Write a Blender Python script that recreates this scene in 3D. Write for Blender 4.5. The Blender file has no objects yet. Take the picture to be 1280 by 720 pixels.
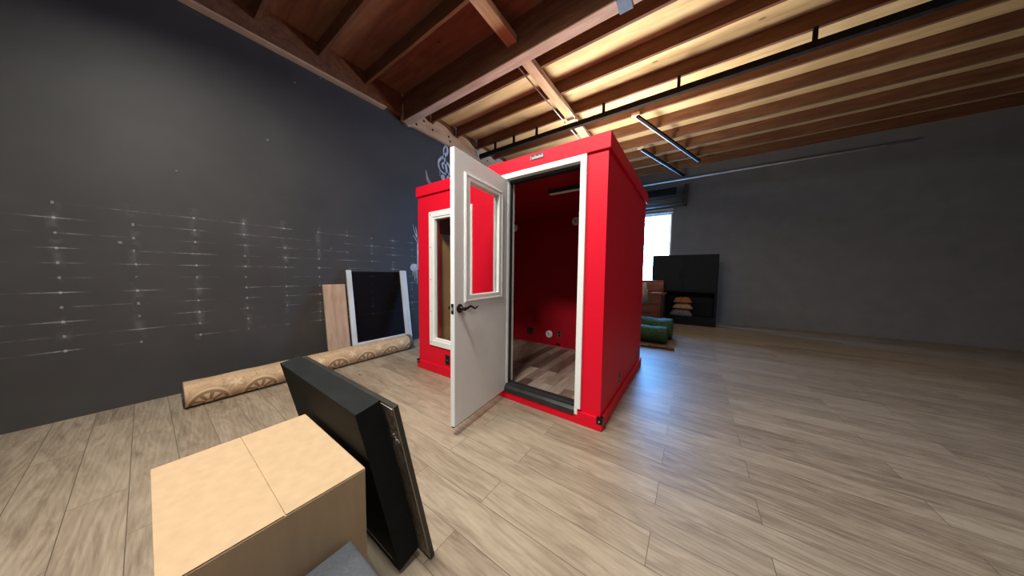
import bpy, bmesh, math, random
from mathutils import Vector, Matrix
random.seed(7)
S = bpy.context.scene
COL = S.collection
PI = math.pi

# ------------------------------------------------------------------ materials
class NT:
    """small helper to write node trees as expressions"""
    def __init__(s, name):
        s.m = bpy.data.materials.new(name); s.m.use_nodes = True
        s.t = s.m.node_tree; s.n = s.t.nodes; s.l = s.t.links
        s.bsdf = s.n['Principled BSDF']
    def new(s, typ, **kw):
        nd = s.n.new(typ)
        for k, v in kw.items(): setattr(nd, k, v)
        return nd
    def put(s, sock, v):
        if isinstance(v, bpy.types.NodeSocket): s.l.new(v, sock)
        else: sock.default_value = v
    def math(s, op, a, b=0.0, c=None, clamp=False):
        nd = s.new('ShaderNodeMath', operation=op, use_clamp=clamp)
        s.put(nd.inputs[0], a); s.put(nd.inputs[1], b)
        if c is not None: s.put(nd.inputs[2], c)
        return nd.outputs[0]
    def coord(s, kind='Object'):
        return s.new('ShaderNodeTexCoord').outputs[kind]
    def mapping(s, vec, scale=(1, 1, 1), rot=(0, 0, 0), loc=(0, 0, 0)):
        nd = s.new('ShaderNodeMapping')
        nd.inputs['Scale'].default_value = scale; nd.inputs['Rotation'].default_value = rot
        nd.inputs['Location'].default_value = loc
        s.l.new(vec, nd.inputs['Vector']); return nd.outputs[0]
    def sep(s, vec):
        nd = s.new('ShaderNodeSeparateXYZ'); s.l.new(vec, nd.inputs[0]); return nd.outputs
    def noise(s, vec, scale=5, detail=4, rough=.55, dist=0):
        nd = s.new('ShaderNodeTexNoise')
        nd.inputs['Scale'].default_value = scale; nd.inputs['Detail'].default_value = detail
        nd.inputs['Roughness'].default_value = rough; nd.inputs['Distortion'].default_value = dist
        s.l.new(vec, nd.inputs['Vector']); return nd.outputs['Fac']
    def ramp(s, fac, stops):
        nd = s.new('ShaderNodeValToRGB'); cr = nd.color_ramp
        while len(cr.elements) < len(stops): cr.elements.new(.5)
        for e, (p, c) in zip(cr.elements, stops):
            e.position = p; e.color = (*c, 1) if len(c) == 3 else c
        s.l.new(fac, nd.inputs[0]); return nd.outputs[0]
    def mix(s, fac, a, b, blend='MIX'):
        nd = s.new('ShaderNodeMix', data_type='RGBA', blend_type=blend)
        s.put(nd.inputs[0], fac)
        for sock, v in ((nd.inputs[6], a), (nd.inputs[7], b)):
            if isinstance(v, bpy.types.NodeSocket): s.l.new(v, sock)
            else: sock.default_value = (*v, 1)
        return nd.outputs[2]
    def bump(s, h, strength=.3, dist=.01):
        nd = s.new('ShaderNodeBump'); nd.inputs['Strength'].default_value = strength
        nd.inputs['Distance'].default_value = dist
        s.l.new(h, nd.inputs['Height']); s.l.new(nd.outputs[0], s.bsdf.inputs['Normal'])
    def color(s, v):
        if isinstance(v, bpy.types.NodeSocket): s.l.new(v, s.bsdf.inputs['Base Color'])
        else: s.bsdf.inputs['Base Color'].default_value = (*v, 1)
    def set(s, rough=.5, metal=0, spec=.5, coat=0):
        s.bsdf.inputs['Roughness'].default_value = rough
        s.bsdf.inputs['Metallic'].default_value = metal
        s.bsdf.inputs['Specular IOR Level'].default_value = spec
        s.bsdf.inputs['Coat Weight'].default_value = coat
        return s.m

def plain(name, c, rough=.5, metal=0, var=.08, scale=12, bump=0, spec=.5, grain=None):
    t = NT(name)
    v = t.coord()
    if grain: v = t.mapping(v, grain)
    n = t.noise(v, scale, 3)
    lo = tuple(x*(1-var) for x in c); hi = tuple(min(1, x*(1+var)) for x in c)
    t.color(t.ramp(n, [(.3, lo), (.7, hi)]))
    if bump: t.bump(n, bump, .003)
    return t.set(rough, metal, spec)

def wood(name, dark, mid, light, axis='X', scale=6, rough=.7, knots=True):
    t = NT(name); v = t.coord()
    st = {'X': (.12, 1, 1), 'Y': (1, .12, 1), 'Z': (1, 1, .12)}[axis]
    g = t.noise(t.mapping(v, st), scale*4, 5, .6, .6)
    b = t.noise(v, 2.3, 2)
    c = t.ramp(g, [(.25, dark), (.5, mid), (.75, light)])
    c = t.mix(t.math('MULTIPLY', t.math('SUBTRACT', b, .35, clamp=True), 1.2, clamp=True), c, dark)
    if knots:
        vo = t.new('ShaderNodeTexVoronoi'); vo.inputs['Scale'].default_value = 3.1
        t.l.new(t.mapping(v, {'X': (.45, 1, 1), 'Y': (1, .45, 1), 'Z': (1, 1, .45)}[axis]), vo.inputs['Vector'])
        k = t.math('LESS_THAN', vo.outputs['Distance'], .055)
        c = t.mix(t.math('MULTIPLY', k, .7), c, tuple(x*.35 for x in dark))
    t.color(c); t.bump(g, .15, .003)
    return t.set(rough, 0, .1)

def plank_floor(name, rot, tones, row, length, rough, contrast=1.0):
    t = NT(name)
    v = t.mapping(t.coord(), (1, 1, 1), (0, 0, rot), (.37, .11, 0))
    br = t.new('ShaderNodeTexBrick', offset=.37, offset_frequency=2, squash=1)
    for k, x in (('Scale', 1), ('Mortar Size', .0018), ('Mortar Smooth', .2), ('Bias', 0), ('Brick Width', length), ('Row Height', row)):
        br.inputs[k].default_value = x
    br.inputs['Color1'].default_value = (0, 0, 0, 1); br.inputs['Color2'].default_value = (1, 1, 1, 1)
    br.inputs['Mortar'].default_value = (.5, .5, .5, 1)
    t.l.new(v, br.inputs['Vector'])
    rnd = t.math('MULTIPLY', br.outputs['Color'], 1.0)
    # grain shifted per plank
    sh = t.new('ShaderNodeCombineXYZ'); t.l.new(t.math('MULTIPLY', rnd, 37.0), sh.inputs[0]); t.l.new(t.math('MULTIPLY', rnd, 11.0), sh.inputs[1])
    va = t.new('ShaderNodeVectorMath', operation='ADD'); t.l.new(v, va.inputs[0]); t.l.new(sh.outputs[0], va.inputs[1])
    g1 = t.noise(t.mapping(va.outputs[0], (.8, 4.6, 1)), 2.6, 6, .62, 1.8)
    g2 = t.noise(t.mapping(va.outputs[0], (3, 60, 1)), 4, 3, .6, .4)
    wv = t.new('ShaderNodeTexWave', wave_type='RINGS', rings_direction='Z'); wv.inputs['Scale'].default_value = 5.5
    wv.inputs['Distortion'].default_value = 7; wv.inputs['Detail'].default_value = 2; wv.inputs['Detail Scale'].default_value = .8
    t.l.new(t.mapping(va.outputs[0], (.35, 2.6, 1)), wv.inputs['Vector'])
    f = t.math('ADD', t.math('MULTIPLY', g1, .7), t.math('MULTIPLY', g2, .20))
    f = t.math('ADD', f, t.math('MULTIPLY', t.math('SUBTRACT', wv.outputs['Fac'], .5), .06))
    f = t.math('ADD', f, t.math('MULTIPLY', t.math('SUBTRACT', rnd, .5), .22*contrast))
    c = t.ramp(f, [(.22, tones[0]), (.42, tones[1]), (.56, tones[2]), (.75, tones[3])])
    vo = t.new('ShaderNodeTexVoronoi'); vo.inputs['Scale'].default_value = 2.2
    t.l.new(t.mapping(va.outputs[0], (.7, 1.5, 0)), vo.inputs['Vector'])
    kn = t.math('SUBTRACT', 1, t.math('DIVIDE', vo.outputs['Distance'], .1, clamp=True), clamp=True)
    kn = t.math('MULTIPLY', kn, t.math('GREATER_THAN', t.noise(t.mapping(va.outputs[0], (1, 1, 0)), 1.7, 1), .5))
    c = t.mix(t.math('MULTIPLY', kn, .75), c, tuple(x*.4 for x in tones[0]))
    c = t.mix(t.math('MULTIPLY', br.outputs['Fac'], .75), c, tuple(x*.3 for x in tones[0]))
    t.color(c)
    h = t.math('SUBTRACT', t.math('MULTIPLY', g2, .3), br.outputs['Fac'])
    t.bump(h, .12, .002)
    return t.set(rough, 0, .5)

M = {}
M['floor'] = plank_floor('oak_laminate', 0, [(.155, .114, .077), (.275, .216, .150), (.36, .292, .207), (.42, .352, .26)], .192, 1.29, .43, .7)
M['booth_floor'] = plank_floor('booth_laminate', PI/2, [(.07, .045, .034), (.16, .112, .085), (.27, .20, .155), (.38, .30, .24)], .125, .95, .4, 2.2)
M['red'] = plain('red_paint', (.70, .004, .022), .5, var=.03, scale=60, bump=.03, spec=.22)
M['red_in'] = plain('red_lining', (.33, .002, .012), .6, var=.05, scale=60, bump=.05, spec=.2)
M['white'] = plain('white_paint', (.80, .80, .76), .38, var=.02, scale=8)
M['door_white'] = plain('door_white', (.76, .76, .72), .42, var=.02, scale=8)
M['black'] = plain('black_rubber', (.012, .013, .013), .55, var=.2)
M['threshold'] = plain('threshold_grey', (.03, .031, .03), .4, metal=.3, var=.2)
M['bronze'] = plain('dark_bronze', (.02, .016, .013), .3, metal=.7, var=.3)
M['dark_metal'] = plain('blackened_steel', (.03, .026, .024), .5, metal=.6, var=.3)
M['rail_paint'] = plain('dark_painted_steel', (.022, .017, .015), .9, var=.2, spec=.0)
M['zinc'] = plain('galvanised_steel', (.55, .56, .57), .38, metal=.8, var=.15, scale=20)
M['steel_blue'] = plain('joist_hanger_steel', (.17, .22, .27), .8, metal=0, spec=.1, var=.1, scale=20)
M['plastic_white'] = plain('white_plastic', (.78, .76, .78), .4, var=.02)
M['plastic_black'] = plain('black_plastic', (.012, .012, .013), .35, var=.1)
M['brass'] = plain('aged_steel', (.25, .22, .17), .4, metal=.8, var=.3)
M['chalk'] = plain('white_wall_paint', (.50, .50, .52), .8, var=.25, scale=9)
M['tan_stroke'] = plain('tan_wall_paint', (.30, .23, .15), .8, var=.4, scale=9)
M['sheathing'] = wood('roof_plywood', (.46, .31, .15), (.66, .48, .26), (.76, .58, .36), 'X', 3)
M['shaded_ply'] = wood('shaded_brown_plywood', (.15, .066, .036), (.22, .10, .056), (.28, .135, .075), 'X', 3)  # brown sheathing with the shade of the unlit near bays put into its colour
M['joist'] = wood('fir_joist', (.10, .042, .02), (.16, .07, .034), (.22, .105, .052), 'X', 4)
M['joist_y'] = wood('fir_ledger', (.34, .19, .09), (.50, .31, .17), (.60, .40, .24), 'Y', 4)
M['pale_beam'] = wood('pale_beam', (.36, .22, .14), (.52, .35, .24), (.62, .45, .33), 'X', 4)  # pale tone carries the light under the deep beam; strut brackets use it too
M['brown_panel'] = plain('brown_board', (.62, .35, .16), .6, var=.1, scale=3, grain=(1, 1, .2))
M['slab_black'] = plain('black_laminate', (.012, .013, .0125), .7, var=.15, spec=.1)
M['panel_edge'] = plain('dark_panel_edge', (.022, .02, .017), .4, var=.2)
M['kraft'] = plain('cardboard', (.44, .30, .17), .75, var=.06, scale=25, grain=(1, 1, .15))
M['grey_fabric'] = plain('charcoal_fabric', (.06, .065, .075), .85, var=.2, scale=120, bump=.3)
M['frame_white'] = plain('chalky_white_wood', (.60, .60, .57), .6, var=.12, scale=7, grain=(1, 1, .3))
M['tan_board'] = wood('tan_board', (.36, .22, .13), (.50, .33, .21), (.58, .41, .28), 'Z', 4, knots=False)
M['drywall'] = plain('grey_wall', (.20, .20, .205), .85, var=.08, scale=3)
M['desk_wood'] = wood('reddish_wood', (.16, .055, .03), (.26, .10, .055), (.34, .15, .085), 'X', 5, knots=False)
M['desk_side'] = plain('dark_wood_edge', (.05, .02, .015), .5, var=.2)
M['cabinet_dark'] = plain('dark_cabinet', (.006, .009, .010), .6, var=.2, spec=.2)
M['paper'] = plain('white_paper', (.75, .76, .8), .7, var=.03)
M['cloth_rust'] = plain('rust_cloth', (.36, .15, .06), .9, var=.3, scale=30)
M['cloth_tan'] = plain('tan_cloth', (.40, .27, .16), .9, var=.3, scale=30)
M['cloth_grey'] = plain('grey_cloth', (.16, .16, .18), .9, var=.3, scale=30)
M['shade'] = plain('cream_fabric', (.50, .46, .36), .8, var=.06, scale=80)
M['slipper'] = plain('brown_leather', (.17, .07, .045), .6, var=.25, scale=20)
M['slipper_dark'] = plain('dark_sole', (.04, .02, .018), .6, var=.2)
M['scrap'] = plain('scrap_paper', (.30, .26, .2), .8, var=.4, scale=40)
M['badge'] = plain('badge_dark', (.03, .006, .006), .4)
M['shutter'] = plain('shutter_grey', (.19, .19, .19), .5, metal=.3, var=.12, scale=4)
M['rug_back'] = plain('rug_backing', (.10, .085, .065), .9, var=.3, scale=40, bump=.3)

def turf_mat():
    t = NT('artificial_turf'); v = t.coord()
    n = t.noise(v, 34, 5, .75); b = t.noise(v, 5, 2)
    c = t.ramp(n, [(.32, (.008, .035, .010)), (.55, (.035, .12, .035)), (.72, (.13, .28, .11))])
    t.color(t.mix(t.math('MULTIPLY', b, .35), c, (.01, .05, .02))); t.bump(n, .9, .02)
    return t.set(.6, 0, .35)
M['turf'] = turf_mat()

def wall_mat():
    t = NT('black_wall_paint'); v = t.coord(); x, y, z = t.sep(v)
    wn = t.noise(v, 1.4, 4)
    base = t.ramp(wn, [(.3, (.043, .040, .036)), (.7, (.059, .055, .050))])
    fine = t.noise(v, 34, 3); med = t.noise(t.mapping(v, (1, 1.1, 4)), 2.6, 3)
    rows = t.math('ABSOLUTE', t.math('SUBTRACT', t.math('FRACT', t.math('DIVIDE', t.math('SUBTRACT', z, .035), .125)), .5))
    rows = t.math('SUBTRACT', rows, t.math('MULTIPLY', t.math('SUBTRACT', fine, .5), .03))
    line = t.math('LESS_THAN', rows, .036)
    cols = t.math('ABSOLUTE', t.math('SUBTRACT', t.math('FRACT', t.math('DIVIDE', t.math('ADD', y, .125), .37)), .5))  # .5 period units
    near = t.math('SUBTRACT', 1, t.math('DIVIDE', cols, .5), clamp=True)
    patch = t.math('MULTIPLY', t.math('SUBTRACT', med, .46, clamp=True), 6.0, clamp=True)
    streak = t.math('MULTIPLY', line, t.math('MULTIPLY', t.math('MULTIPLY', near, patch), fine))
    dot = t.math('MULTIPLY', t.math('LESS_THAN', t.math('ADD', cols, t.math('MULTIPLY', fine, .03)), .034), t.math('LESS_THAN', t.math('ADD', rows, t.math('MULTIPLY', fine, .16)), .17))
    dot = t.math('MULTIPLY', dot, t.math('GREATER_THAN', t.noise(v, 5, 2), .44))
    drag = t.math('MULTIPLY', t.math('SUBTRACT', 1, t.math('DIVIDE', cols, .12), clamp=True), t.math('MULTIPLY', t.math('SUBTRACT', t.noise(v, 8, 4), .5, clamp=True), .7))
    m = t.math('ADD', t.math('MULTIPLY', streak, .9), t.math('ADD', t.math('MULTIPLY', dot, .42), drag))
    zmask = t.math('MULTIPLY', t.math('LESS_THAN', z, 1.95), t.math('GREATER_THAN', z, .55))
    m = t.math('MULTIPLY', m, zmask)
    vo = t.new('ShaderNodeTexVoronoi'); vo.inputs['Scale'].default_value = 3.4; t.l.new(v, vo.inputs['Vector'])
    sp = t.math('MULTIPLY', t.math('LESS_THAN', vo.outputs['Distance'], .04), t.math('GREATER_THAN', t.noise(v, 1.1, 1), .56))
    m = t.math('ADD', m, t.math('MULTIPLY', sp, .4), clamp=True)
    t.color(t.mix(m, base, (.42, .43, .44)))
    return t.set(.55, 0, .35)
M['wall_black'] = wall_mat()

def rug_mat():
    t = NT('patterned_rug'); uv = t.coord('UV'); x, y, z = t.sep(uv)
    P = .37
    lx = t.math('MULTIPLY', t.math('SUBTRACT', t.math('FRACT', t.math('DIVIDE', t.math('ADD', x, .20), P)), .5), P)
    ly = t.math('SUBTRACT', y, .085)
    r = t.math('SQRT', t.math('ADD', t.math('MULTIPLY', lx, lx), t.math('MULTIPLY', ly, ly)))
    a = t.math('ARCTAN2', ly, lx)
    def band(lo, hi): return t.math('MULTIPLY', t.math('GREATER_THAN', r, lo), t.math('LESS_THAN', r, hi))
    pet = t.math('MULTIPLY', t.math('GREATER_THAN', t.math('COSINE', t.math('MULTIPLY', a, 9.0)), -.25), band(.04, .105))
    pet = t.math('MULTIPLY', pet, t.math('GREATER_THAN', t.math('ADD', t.math('COSINE', t.math('MULTIPLY', a, 9.0)), t.math('MULTIPLY', r, 9)), .62))
    ring = band(.132, .150); inner = t.math('LESS_THAN', r, .132)
    base = t.ramp(t.noise(uv, 7, 3), [(.3, (.50, .36, .22)), (.7, (.60, .45, .29))])
    dark = (.27, .175, .10); lite = (.70, .56, .38)
    c = t.mix(t.math('MULTIPLY', inner, .75), base, dark)
    c = t.mix(pet, c, lite); c = t.mix(ring, c, (.66, .52, .34))
    c = t.mix(t.math('LESS_THAN', r, .028), c, lite)
    # scrolls in the gaps and stripes behind
    hx = t.math('MULTIPLY', t.math('SUBTRACT', t.math('FRACT', t.math('DIVIDE', t.math('ADD', x, .20+P/2), P)), .5), P)
    hy = t.math('SUBTRACT', y, .235)
    hr = t.math('SQRT', t.math('ADD', t.math('MULTIPLY', hx, hx), t.math('MULTIPLY', hy, hy)))
    ha = t.math('ARCTAN2', hy, hx)
    fl = t.math('LESS_THAN', hr, t.math('ADD', .032, t.math('MULTIPLY', t.math('COSINE', t.math('MULTIPLY', ha, 5.0)), .016)))
    c = t.mix(fl, c, lite)
    st = t.math('MULTIPLY', t.math('GREATER_THAN', y, .31), t.math('GREATER_THAN', t.math('SINE', t.math('MULTIPLY', y, 330.0)), .1))
    c = t.mix(t.math('MULTIPLY', st, .45), c, dark)
    sc = t.math('ABSOLUTE', t.math('SUBTRACT', t.noise(uv, 16, 1, .4, .8), .5))
    c = t.mix(t.math('MULTIPLY', t.math('LESS_THAN', sc, .022), t.math('MULTIPLY', t.math('GREATER_THAN', r, .155), .4)), c, dark)
    pile = t.noise(uv, 260, 2)
    t.color(t.mix(.25, c, t.ramp(pile, [(.3, (.15, .1, .06)), (.7, (.6, .48, .32))]), 'OVERLAY'))
    t.bump(pile, .3, .004)
    return t.set(.92, 0, .1)
M['rug'] = rug_mat()

def backing_mat():
    t = NT('wrinkled_brown_film'); v = t.coord()
    n = t.noise(t.mapping(v, (1, 1, 1)), 9, 4, .6, 2.0); w = t.math('ABSOLUTE', t.math('SUBTRACT', n, .5))
    c = t.ramp(w, [(.0, (.42, .36, .30)), (.03, (.20, .15, .115)), (.2, (.11, .08, .06))])
    t.color(c); t.bump(n, .6, .02)
    return t.set(.35)
M['backing'] = backing_mat()

def glass_mat(name, tint=(1, 1, 1), f0=.04, rough=.0):
    t = NT(name); t.n.remove(t.bsdf)
    tr = t.new('ShaderNodeBsdfTransparent'); tr.inputs[0].default_value = (*tint, 1)
    gl = t.new('ShaderNodeBsdfGlossy'); gl.inputs['Roughness'].default_value = rough
    lw = t.new('ShaderNodeLayerWeight'); lw.inputs['Blend'].default_value = .5
    fz = t.math('ADD', f0, t.math('MULTIPLY', t.math('POWER', lw.outputs['Facing'], 5.0), 1-f0))
    mx = t.new('ShaderNodeMixShader')
    t.l.new(fz, mx.inputs[0]); t.l.new(tr.outputs[0], mx.inputs[1]); t.l.new(gl.outputs[0], mx.inputs[2])
    t.l.new(mx.outputs[0], t.n['Material Output'].inputs[0])
    # a little film noise in the tint keeps the pane procedural
    n = t.noise(t.coord(), 2, 2)
    t.l.new(t.ramp(n, [(.3, tuple(x*.97 for x in tint)), (.7, tint)]), tr.inputs[0])
    return t.m
M['glass'] = glass_mat('clear_glass', (.93, .95, .94))
M['glass_dark'] = glass_mat('smoked_sheet', (.62, .62, .64), .015)

# ------------------------------------------------------------------ mesh helpers
def quadbox(bm, x0, x1, y0, y1, z0, z1, mtx=None):
    vs = [bm.verts.new((x, y, z)) for x in (x0, x1) for y in (y0, y1) for z in (z0, z1)]
    for f in ((0, 1, 3, 2), (4, 6, 7, 5), (0, 4, 5, 1), (2, 3, 7, 6), (0, 2, 6, 4), (1, 5, 7, 3)):
        bm.faces.new([vs[i] for i in f])
    if mtx: bmesh.ops.transform(bm, matrix=mtx, verts=vs)
    return vs
def tube(bm, pts, r, seg=10, cap=True):
    pts = [Vector(p) for p in pts]; rings = []
    for i, p in enumerate(pts):
        d = (pts[min(i+1, len(pts)-1)] - pts[max(i-1, 0)]).normalized()
        u = d.orthogonal().normalized() if i == 0 else (rings_u - d*rings_u.dot(d)).normalized()
        rings_u = u; w = d.cross(u)
        rr = r[i] if isinstance(r, (list, tuple)) else r
        rings.append([bm.verts.new(p + (u*math.cos(2*PI*k/seg) + w*math.sin(2*PI*k/seg))*rr) for k in range(seg)])
    for a, b in zip(rings, rings[1:]):
        for k in range(seg): bm.faces.new([a[k], a[(k+1) % seg], b[(k+1) % seg], b[k]])
    if cap:
        bm.faces.new(rings[0][::-1]); bm.faces.new(rings[-1])
def lathe(bm, prof, axis=(0, 0, 1), org=(0, 0, 0), seg=28):
    """prof: (radius, height) along axis"""
    ax = Vector(axis).normalized(); u = ax.orthogonal().normalized(); w = ax.cross(u); o = Vector(org); rings = []
    for r, h in prof:
        rings.append([bm.verts.new(o + ax*h + (u*math.cos(2*PI*k/seg)+w*math.sin(2*PI*k/seg))*max(r, 1e-4)) for k in range(seg)])
    for a, b in zip(rings, rings[1:]):
        for k in range(seg): bm.faces.new([a[k], a[(k+1) % seg], b[(k+1) % seg], b[k]])
    bm.faces.new(rings[0][::-1]); bm.faces.new(rings[-1])
def plate(bm, us, vs, holes, w0, w1, to):
    """plate in (u,v) with rectangular holes, thickness w0..w1; to(u,v,w)->xyz"""
    U = sorted(set(us) | {h[i] for h in holes for i in (0, 1)}); V = sorted(set(vs) | {h[i] for h in holes for i in (2, 3)})
    solid = lambda i, j: 0 <= i < len(U)-1 and 0 <= j < len(V)-1 and not any(h[0] <= (U[i]+U[i+1])/2 <= h[1] and h[2] <= (V[j]+V[j+1])/2 <= h[3] for h in holes)
    cache = {}
    def vt(i, j, k):
        key = (i, j, k)
        if key not in cache: cache[key] = bm.verts.new(to(U[i], V[j], (w0, w1)[k]))
        return cache[key]
    for i in range(len(U)-1):
        for j in range(len(V)-1):
            if not solid(i, j): continue
            bm.faces.new([vt(i, j, 0), vt(i+1, j, 0), vt(i+1, j+1, 0), vt(i, j+1, 0)])
            bm.faces.new([vt(i, j, 1), vt(i, j+1, 1), vt(i+1, j+1, 1), vt(i+1, j, 1)])
            for (di, dj, a, b) in ((-1, 0, (i, j), (i, j+1)), (1, 0, (i+1, j), (i+1, j+1)), (0, -1, (i, j), (i+1, j)), (0, 1, (i, j+1), (i+1, j+1))):
                if not solid(i+di, j+dj):
                    bm.faces.new([vt(*a, 0), vt(*b, 0), vt(*b, 1), vt(*a, 1)])
    bmesh.ops.recalc_face_normals(bm, faces=bm.faces)
XZ = lambda u, v, w: (u, w, v)
YZ = lambda u, v, w: (w, u, v)
XY = lambda u, v, w: (u, v, w)

def obj(name, bm, mat, parent=None, bev=0, smooth=False, loc=None, rot=None, seg=2):
    me = bpy.data.meshes.new(name)
    bmesh.ops.recalc_face_normals(bm, faces=bm.faces)
    bm.to_mesh(me); bm.free()
    o = bpy.data.objects.new(name, me); COL.objects.link(o)
    me.materials.append(mat)
    if parent: o.parent = parent
    if loc: o.location = loc
    if rot: o.rotation_euler = rot
    if smooth:
        for p in me.polygons: p.use_smooth = True
        o_mod = None
    if bev:
        m = o.modifiers.new('bevel', 'BEVEL'); m.width = bev; m.segments = seg; m.limit_method = 'ANGLE'; m.angle_limit = math.radians(40)
        m.harden_normals = False
    return o
def B(): return bmesh.new()
def bx(name, dims, mat, parent=None, bev=0, **k):
    bm = B(); quadbox(bm, *dims); return obj(name, bm, mat, parent, bev, **k)
def tag(o, label, cat, group=None):
    o['label'] = label; o['category'] = cat
    if group: o['group'] = group
    return o
def thing(name, label, cat, loc=(0, 0, 0), rot=(0, 0, 0), group=None):
    o = bpy.data.objects.new(name, None); COL.objects.link(o); o.location = loc; o.rotation_euler = rot
    o.empty_display_size = .1
    return tag(o, label, cat, group)
def struct(o, label, cat):
    o['kind'] = 'structure'; return tag(o, label, cat)

# ------------------------------------------------------------------ room shell
X0, X1, Y0, Y1, ZC = -3.8, 5.6, -3.4, 7.0, 4.39
struct(bx('floor', (X0-.2, X1+.2, Y0-.2, Y1+.2, -.1, 0), M['floor']), 'greige oak plank laminate floor of the whole workshop', 'floor')
struct(bx('wall_left', (X0-.15, X0, Y0, Y1, 0, ZC), M['wall_black']), 'black painted wall with rows of white adhesive marks', 'wall')
struct(bx('wall_right', (X1, X1+.15, Y0, Y1, 0, ZC), M['drywall']), 'plain dim grey wall at the right side of the workshop', 'wall')
struct(bx('wall_front', (X0-.15, X1+.15, Y0-.15, Y0, 0, ZC), M['drywall']), 'plain grey wall behind the viewer', 'wall')
WX0, WX1, WZ0, WZ1 = -1.75, -.03, .95, 3.14
bm = B(); plate(bm, [X0-.15, X1+.15], [0, ZC], [(WX0, WX1, WZ0, WZ1)], Y1, Y1+.15, XZ)
struct(obj('wall_back', bm, M['drywall']), 'dim grey far wall with the bright window', 'wall')
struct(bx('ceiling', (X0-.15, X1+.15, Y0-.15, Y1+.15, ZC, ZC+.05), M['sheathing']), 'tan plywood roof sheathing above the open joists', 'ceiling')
bx0 = lambda n, d, m, p=None, b=.004: bx(n, d, m, p, b)
# window
w = bpy.data.objects.new('window_1', None); COL.objects.link(w); w.location = ((WX0+WX1)/2, Y1, WZ0)
struct(w, 'large bright daylight window in the far wall beyond the red booth', 'window')
ox, oz = (WX0+WX1)/2, WZ0
hw, hh = (WX1-WX0)/2, WZ1-WZ0
bm = B(); plate(bm, [-hw, hw], [0, hh], [(-hw+.045, hw-.045, .045, hh-.045)], .02, .10, XZ)
obj('window_frame', bm, M['zinc'], w, .004)
bx('glass_pane', (-hw+.045, hw-.045, .055, .061, .045, hh-.045), M['glass'], w)
bm = B()
for k in range(2): quadbox(bm, -hw-.02, hw+.03, -.05, -.005, hh+.01+k*.075, hh+.06+k*.075)
obj('head_rail', bm, M['frame_white'], w, .006)
# rolled shutter housing above the window
sh = thing('roller_shutter', 'grey ribbed roll-up shutter housing above the bright window', 'shutter', (ox, Y1, WZ1+.18))
bm = B()
for k in range(6): tube(bm, [(-1.3, -.10-.02*(k % 2), .05+k*.085), (1.15, -.10-.02*(k % 2), .05+k*.085)], .05, 12)
obj('ribbed_curtain', bm, M['shutter'], sh, smooth=True)
bm = B(); quadbox(bm, -1.36, -1.29, -.22, -.005, 0, .55); obj('end_bracket', bm, M['dark_metal'], sh, .004)
bm = B(); quadbox(bm, 1.14, 1.21, -.22, -.005, 0, .55); obj('end_bracket', bm, M['dark_metal'], sh, .004)
bx('shaft_cover', (-.22, .95, -.26, -.165, .30, .50), M['cabinet_dark'], sh, .01)

# ceiling timber: every joist is a fixed member of its own
JZ = 4.19
k = 0
yj = [-2.5, -1.88, -1.27, -.65, -.04] + [1.19+.645*i for i in range(9)]
for i, y in enumerate(yj):
    o = bx('ceiling_joist', (X0+.10, X1-.02, y, y+.042, JZ, ZC-.002), M['joist'], None, .003)
    o['kind'] = 'structure'; o['group'] = 'roof joists'
    nth = ['first', 'second', 'third', 'fourth', 'fifth', 'sixth', 'seventh', 'eighth', 'ninth', 'tenth']
    lab = (nth[4-i]+' brown roof joist on the near side of the deep beam') if i < 5 else (nth[i-5]+' tan lit roof joist beyond the deep beam, counting away')
    tag(o, lab, 'joist')
o = bx('deep_beam', (X0+.10, X1-.02, .60, .735, 3.945, ZC-.002), M['joist'], None, .003)
bx('lit_underside', (X0+.10, X1-.02, .598, .737, 3.93, 3.945), M['pale_beam'], o, .002)  # thin pale layer: bounce light on the beam's underside put into colour
o['kind'] = 'structure'; tag(o, 'deep brown timber beam with light painted on its underside, crossing the ceiling in front of the booth', 'beam')
o = bx('trim_3', (X0+.095, X1-.02, Y0+.01, .598, ZC-.014, ZC-.002), M['shaded_ply'], None, 0); struct(o, 'brown plywood sheathing, darkened for shade, over the near joist bays', 'trim')
# scalloped ledger along the left wall
bm = B()
prof = [(.585, 3.90), (7.0-.01, 3.90)]
top = []
y = .585
pts = [(.585, 4.22)]
for yj_ in [1.19+.645*i for i in range(9)]:
    a = yj_-.36
    for q in range(7):
        tt = q/6; pts.append((a+tt*.33, 4.27 - .10*(0.5-0.5*math.cos(PI*tt)) if tt < 1 else 4.17))
    pts.append((yj_+.05, 4.17)); pts.append((yj_+.09, 4.27))
pts.append((6.99, 4.27))
outline = [(.585, 3.95), (.70, 3.90), (.80, 3.935), (6.99, 3.935)] + pts[::-1]
for xx in (X0+.046, X0+.10):
    bm.faces.new([bm.verts.new((xx, a, b)) for a, b in outline])
fs = list(bm.faces); n = len(outline)
v0 = list(fs[0].verts); v1 = list(fs[1].verts)
for i in range(n): bm.faces.new([v0[i], v0[(i+1) % n], v1[(i+1) % n], v1[i]])
o = obj('wall_ledger', bm, M['joist_y']); o['kind'] = 'structure'
tag(o, 'pale scalloped timber ledger carrying joist ends above the black wall', 'beam')
blk = bx('trim_4', (X0-.0015, X0+.045, .60, Y1-.01, 3.95, ZC-.002), M['joist'], None, 0); struct(blk, 'brown blocking in the pockets behind the scalloped ledger', 'trim')
for (yy, zz) in ((1.02, 4.13), (1.22, 4.06), (1.62, 4.10), (1.66, 4.02), (.86, 4.0), (2.6, 4.0), (2.85, 4.05)):
    bm = B(); lathe(bm, [(.022, 0), (.022, .004), (.012, .006)], (1, 0, 0), (X0+.098, yy, zz), 10); obj('bolt_hole', bm, M['dark_metal'], o)
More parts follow.
